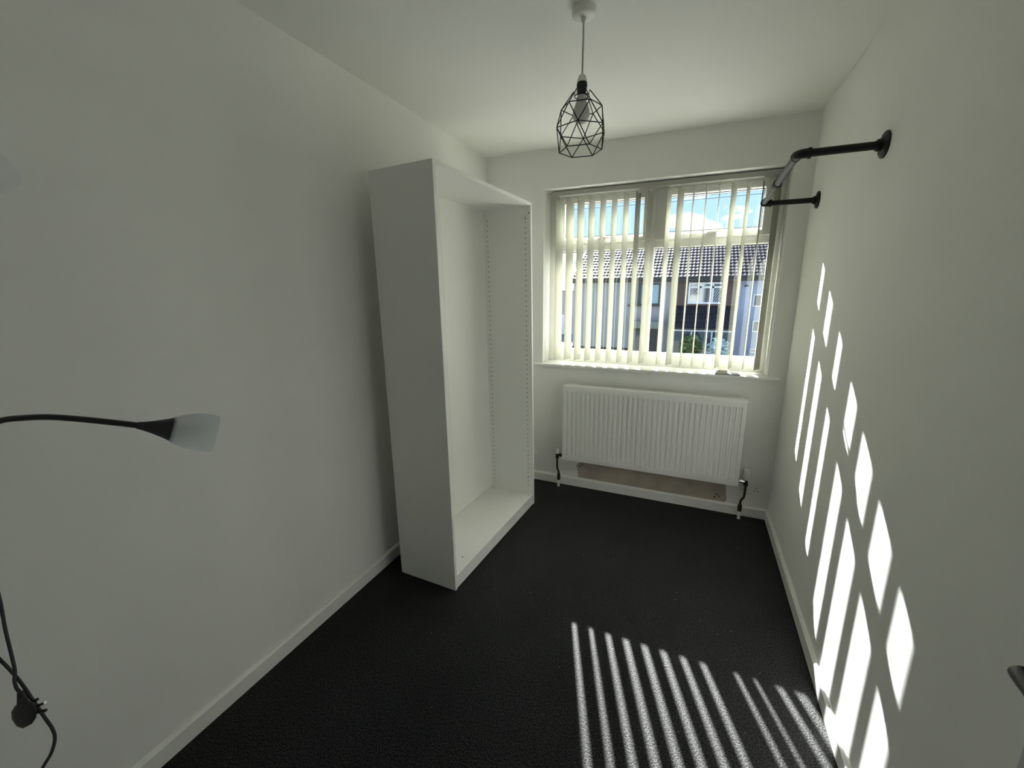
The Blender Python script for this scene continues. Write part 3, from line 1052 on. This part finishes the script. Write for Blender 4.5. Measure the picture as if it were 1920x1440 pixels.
def tiled_slope(x0, x1, y0, z0, y1, z1, parent, mat='roof_tile'):
    """rows of interlocking roll tiles: every course overlaps the one below, rolls run up the slope"""
    bm = bmesh.new()
    ln = math.hypot(y1 - y0, z1 - z0)
    sy, sz = (y1 - y0) / ln, (z1 - z0) / ln
    ny, nz_ = -sz, sy
    gauge, pitch_t, amp, lift = 0.34, 0.165, 0.015, 0.030
    rows = int(ln / gauge)
    n = int((x1 - x0) / pitch_t * 6)
    for r in range(rows + 1):
        s0, s1 = r * gauge, min((r + 1) * gauge + 0.03, ln)
        if s1 - s0 < 0.05:
            continue
        lines = []
        for s_, h in ((s0, -0.02), (s0, lift), (s1, 0.004)):
            row = []
            for k in range(n + 1):
                x = x0 + (x1 - x0) * k / n
                w = amp * max(0.0, math.sin(2 * math.pi * (x - x0) / pitch_t)) ** 0.8 if h > -0.01 else 0
                hh = h + w
                row.append(bm.verts.new((x, y0 + sy * s_ + ny * hh, z0 + sz * s_ + nz_ * hh)))
            lines.append(row)
        for a, b in zip(lines, lines[1:]):
            for k in range(n):
                bm.faces.new((a[k], a[k + 1], b[k + 1], b[k]))
    o = link('roof_tiles', bm, mat, None, 50)
    o['kind'] = 'stuff'
    o.parent = parent
    o.matrix_parent_inverse = parent['inv'] if False else Matrix.Translation(-Vector(parent.location))
    return o

def house(name, x0, x1, wall_mat, label):
    h = tag(empty(name, ((x0 + x1) / 2, YH, GZ)), label, 'house', 'terraced houses across the street')
    I = Matrix.Translation(-Vector(h.location))
    def hp(nm, bm, mat, parent=None, smooth=None):
        o = link(nm, bm, mat, None, smooth)
        o.parent = parent or h
        o.matrix_parent_inverse = I if parent is None else Matrix.Identity(4)
        return o
    bm = bmesh.new()
    box(bm, x0, x1, YH, YH + 7.2, GZ, 1.95)
    # gable ends up to the ridge
    prism(bm, [(YH, 1.95), (YH + 7.2, 1.95), (YH + 3.6, 4.02)], x0, x1, 'yz')
    hp('wall', bm, wall_mat)
    bm = bmesh.new()
    x0, x1 = x0 + 0.004, x1 - 0.004
    box(bm, x0, x1, YH - 0.36, YH - 0.32, 1.86, 2.05)
    box(bm, x0, x1, YH - 0.32, YH, 1.86, 1.88)
    hp('fascia', bm, 'fascia_dark')
    bm = bmesh.new()
    tube(bm, [(x0, YH - 0.41, 2.03), (x1, YH - 0.41, 2.03)], 0.055, 10)
    hp('gutter', bm, 'fascia_dark', None, 50)
    tiled_slope(x0, x1, YH - 0.44, 2.06, YH + 3.6, 4.18, h)
    bm = bmesh.new()
    prism(bm, [(YH - 0.40, 2.02), (YH + 3.6, 4.14), (YH + 7.6, 2.02), (YH + 7.6, 1.94), (YH + 3.6, 4.04), (YH - 0.40, 1.95)], x0, x1, 'yz')
    hp('roof_deck', bm, 'far_roof')
    bm = bmesh.new()
    tube(bm, [(x0, YH + 3.6, 4.17), (x1, YH + 3.6, 4.17)], 0.11, 10)
    hp('ridge', bm, 'roof_tile', None, 50)
    return h, hp

def house_window(hp, x0, x1, z0, z1, fm, gm, cols, y=YH, fan=None, bar=0.06, pale=None):
    """outer frame + bars as the window part; every pane is its own sub-part"""
    bm = bmesh.new()
    yf0, yf1 = y - 0.07, y + 0.02
    box(bm, x0, x1, yf0, yf1, z0, z0 + bar)
    box(bm, x0, x1, yf0, yf1, z1 - bar, z1)
    xs_ = [x0 + (x1 - x0) * k / cols for k in range(cols + 1)]
    for k, x in enumerate(xs_):
        a = x if k == 0 else (x - bar if k == cols else x - bar / 2)
        box(bm, a, a + bar, yf0, yf1, z0 + bar, z1 - bar)
    if fan:
        box(bm, x0 + bar, x1 - bar, yf0, yf1, fan - bar / 2, fan + bar / 2)
    w = hp('window', bm, fm)
    for k in range(cols):
        spans = [(z0, fan), (fan, z1)] if fan else [(z0, z1)]
        for a, b in spans:
            bm = bmesh.new()
            box(bm, xs_[k] + bar / 2, xs_[k + 1] - bar / 2, y - 0.03, y - 0.02, a + bar / 2, b - bar / 2)
            hp('pane', bm, (pale[k] if pale else gm), w)
    return w

# white rendered house
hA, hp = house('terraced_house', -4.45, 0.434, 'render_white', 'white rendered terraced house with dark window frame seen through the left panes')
house_window(hp, -1.50, -0.14, 0.78, 1.80, 'house_frame_dark', 'house_glass_pale', 3, pale=['house_glass', 'house_glass_pale', 'house_glass_pale'])
bm = bmesh.new()
box(bm, -1.62, -0.02, YH - 0.16, YH, 0.70, 0.78)
hp('window_ledge', bm, 'house_frame_dark')
bm = bmesh.new()
box(bm, -1.45, 0.10, YH - 0.75, YH, -0.33, 0.0)
hp('porch_canopy', bm, 'canopy_grey')
bm = bmesh.new()
box(bm, -1.30, -0.05, YH - 0.05, YH + 0.01, GZ, -0.34)
dr = hp('front_door', bm, 'house_frame_dark')
bm = bmesh.new()
box(bm, -1.18, -0.72, YH - 0.065, YH - 0.045, -1.7, -0.5)
hp('pane', bm, 'house_glass', dr)
bm = bmesh.new()
box(bm, -4.47, -1.32, YH - 0.03, YH + 0.01, GZ, -1.42)
hp('painted_base', bm, 'fascia_dark')
bm = bmesh.new()
prism(bm, [(YH - 0.46, 2.10), (YH + 3.6, 4.22), (YH + 3.6, 4.06), (YH - 0.46, 1.94)], -4.52, -4.45, 'yz')
hp('barge_board', bm, 'house_frame_white')

# brick house with a lean-to glazed porch
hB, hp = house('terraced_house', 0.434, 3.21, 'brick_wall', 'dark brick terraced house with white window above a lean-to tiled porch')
house_window(hp, 1.126, 2.70, 0.83, 1.82, 'house_frame_white', 'house_glass', 3, fan=1.60, bar=0.085)
# diagonal leading on the outer casements
for cx0, cx1 in ((1.20, 1.62), (2.20, 2.62)):
    bm = bmesh.new()
    for k in range(4):
        f = (k + 0.5) / 4
        for a, b in (((cx0, 0.92 + 0.6 * f), (cx0 + (cx1 - cx0) * (1 - f), 1.54)), ((cx0 + (cx1 - cx0) * f, 0.92), (cx1, 0.92 + 0.6 * (1 - f)))):
            tube(bm, [(a[0], YH - 0.036, a[1]), (b[0], YH - 0.036, b[1])], 0.012, 4)
    hp('leaded_light', bm, 'house_frame_white')
PYF = YH - 1.25
bm = bmesh.new()
prism(bm, [(YH, 0.72), (PYF - 0.12, -0.20), (PYF - 0.12, -0.28), (YH, 0.60)], 0.50, 3.18, 'yz')
hp('porch_roof', bm, 'fascia_dark')
t_ = tiled_slope(0.50, 3.18, PYF - 0.14, -0.19, YH, 0.74, hB)
bm = bmesh.new()
box(bm, 0.55, 3.13, PYF - 0.04, PYF + 0.02, -0.36, -0.29)
for k in range(4):
    x = 0.55 + 2.52 * k / 3
    box(bm, x, x + 0.06, PYF - 0.04, PYF + 0.02, GZ + 0.6, -0.36)
pf = hp('porch_frame', bm, 'house_frame_white')
for k in range(3):
    bm = bmesh.new()
    x = 0.55 + 2.52 * k / 3
    box(bm, x + 0.06, x + 0.84, PYF - 0.012, PYF - 0.004, GZ + 0.6, -0.36)
    hp('pane', bm, 'house_glass', pf)
bm = bmesh.new()
box(bm, 0.55, 3.13, PYF - 0.04, PYF + 0.1, GZ, GZ + 0.6)
hp('porch_wall', bm, 'brick_wall')

# blue-white house
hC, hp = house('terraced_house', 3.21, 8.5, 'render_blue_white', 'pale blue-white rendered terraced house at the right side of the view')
house_window(hp, 3.86, 4.50, 0.72, 1.27, 'house_frame_white', 'house_glass', 2, bar=0.05)
house_window(hp, 3.94, 4.50, -0.42, 0.10, 'house_frame_white', 'house_glass', 2, bar=0.05)
house_window(hp, 3.94, 4.40, -1.36, -1.20, 'house_frame_white', 'house_glass', 1, bar=0.04)
bm = bmesh.new()
tube(bm, [(3.30, YH - 0.06, GZ), (3.30, YH - 0.06, 1.90)], 0.045, 8)
hp('drainpipe', bm, 'render_blue_white', None, 50)
bm = bmesh.new()
box(bm, 3.46, 3.62, YH - 0.05, YH, 1.60, 1.68)
hp('air_vent', bm, 'fascia_dark')

# a further house beyond the end of the terrace
fh = tag(empty('distant_house', (-14.0, 40, GZ)), 'distant house with a plain dark roof beyond the left end of the terrace', 'house')
FI = Matrix.Translation(-Vector(fh.location))
def fp(nm, bm, mat):
    o = link(nm, bm, mat)
    o.parent = fh
    o.matrix_parent_inverse = FI
bm = bmesh.new()
box(bm, -20, -9.2, 40, 47, GZ, 1.6)
fp('wall', bm, 'far_wall')
bm = bmesh.new()
prism(bm, [(39.5, 1.5), (43.5, 4.1), (47.5, 1.5)], -20.4, -8.9, 'yz')
fp('roof', bm, 'far_roof')
bm = bmesh.new()
box(bm, -12.2, -10.0, 39.9, 40.02, GZ, -0.8)
fp('garage_door', bm, 'house_frame_white')

# foliage
def bush(name, c, r, n, mat, label, seed, leaf=0.09, squash=1.0):
    rnd = random.Random(seed)
    root = tag(empty(name, (c[0], c[1], GZ + 0.052)), label, 'shrub')
    I = Matrix.Translation(-Vector(root.location))
    bm = bmesh.new()
    for k in range(n):
        d = Vector((rnd.gauss(0, 1), rnd.gauss(0, 1), rnd.gauss(0, 1))).normalized() * r * (0.55 + 0.45 * rnd.random())
        d.z *= squash
        p = Vector(c) + d
        a = Vector((rnd.uniform(-1, 1), rnd.uniform(-1, 1), rnd.uniform(-1, 1))).normalized()
        u_, v_ = frame_of(a)
        l, w = leaf * rnd.uniform(.7, 1.3), leaf * 0.45
        vs = [bm.verts.new(p + u_ * l), bm.verts.new(p + v_ * w), bm.verts.new(p - u_ * l), bm.verts.new(p - v_ * w)]
        bm.faces.new(vs)
    me = bpy.data.meshes.new('foliage')
    bm.to_mesh(me); bm.free()
    me.materials.append(MATS[mat])
    o = bpy.data.objects.new('foliage', me)
    COL.objects.link(o)
    o.parent = root
    o.matrix_parent_inverse = I
    o['kind'] = 'stuff'
    bm = bmesh.new()
    for k in range(5):
        a = k * 1.3
        tube(bm, [(c[0] + 0.05 * math.cos(a), c[1] + 0.05 * math.sin(a), GZ + 0.052), (c[0] + r * .4 * math.cos(a), c[1] + r * .4 * math.sin(a), c[2] + r * .2 * squash)], [0.03, 0.012], 6)
    o = link('stem', bm, 'fascia_dark')
    o.parent = root
    o.matrix_parent_inverse = I
bush('shrub', (1.42, 19.75, -0.93), 0.48, 700, 'leaf', 'olive green shrub in front of the brick house porch', 3, squash=1.1)
bush('shrub', (2.50, 19.3, -1.0), 0.46, 420, 'leaf_pale', 'pale silvery shrub in front of the brick house porch', 5, squash=1.2)
bush('hedge', (-11.2, 36, 0.0), 1.5, 1500, 'leaf', 'green hedge before the distant house', 9, leaf=0.16)

# overhead wires across the sky
for zc, lb in ((4.69, 'upper'), (4.57, 'lower')):
    bm = bmesh.new()
    pts = [(-14 + 28 * k / 20, 17.0, zc + 0.35 * ((-14 + 28 * k / 20) / 14) ** 2) for k in range(21)]
    tube(bm, pts, 0.008, 5)
    o = link('overhead_wire', bm, 'wire_black')
    tag(o, lb + ' of two thin overhead wires crossing the sky outside', 'wire', 'overhead wires outside the window')

# flecks of lint on the dark carpet
rnd = random.Random(21)
bm = bmesh.new()
for k in range(90):
    x, y = rnd.uniform(0.06, W - 0.06), rnd.uniform(0.35, D - 0.15)
    if x < 0.52 and 1.5 < y < 2.65:
        continue
    a, l, w = rnd.uniform(0, math.pi), rnd.uniform(0.0012, 0.0045), rnd.uniform(0.0008, 0.0014)
    c, s_ = math.cos(a), math.sin(a)
    pts = [(x + c * l * i - s_ * w * j, y + s_ * l * i + c * w * j) for i, j in ((-1, -1), (1, -1), (1, 1), (-1, 1))]
    prism(bm, pts, 0.0, 0.0012, 'xy')
o = link('lint_flecks', bm, 'lint')
tag(o, 'tiny pale flecks of lint scattered over the dark carpet', 'lint', kind='stuff')
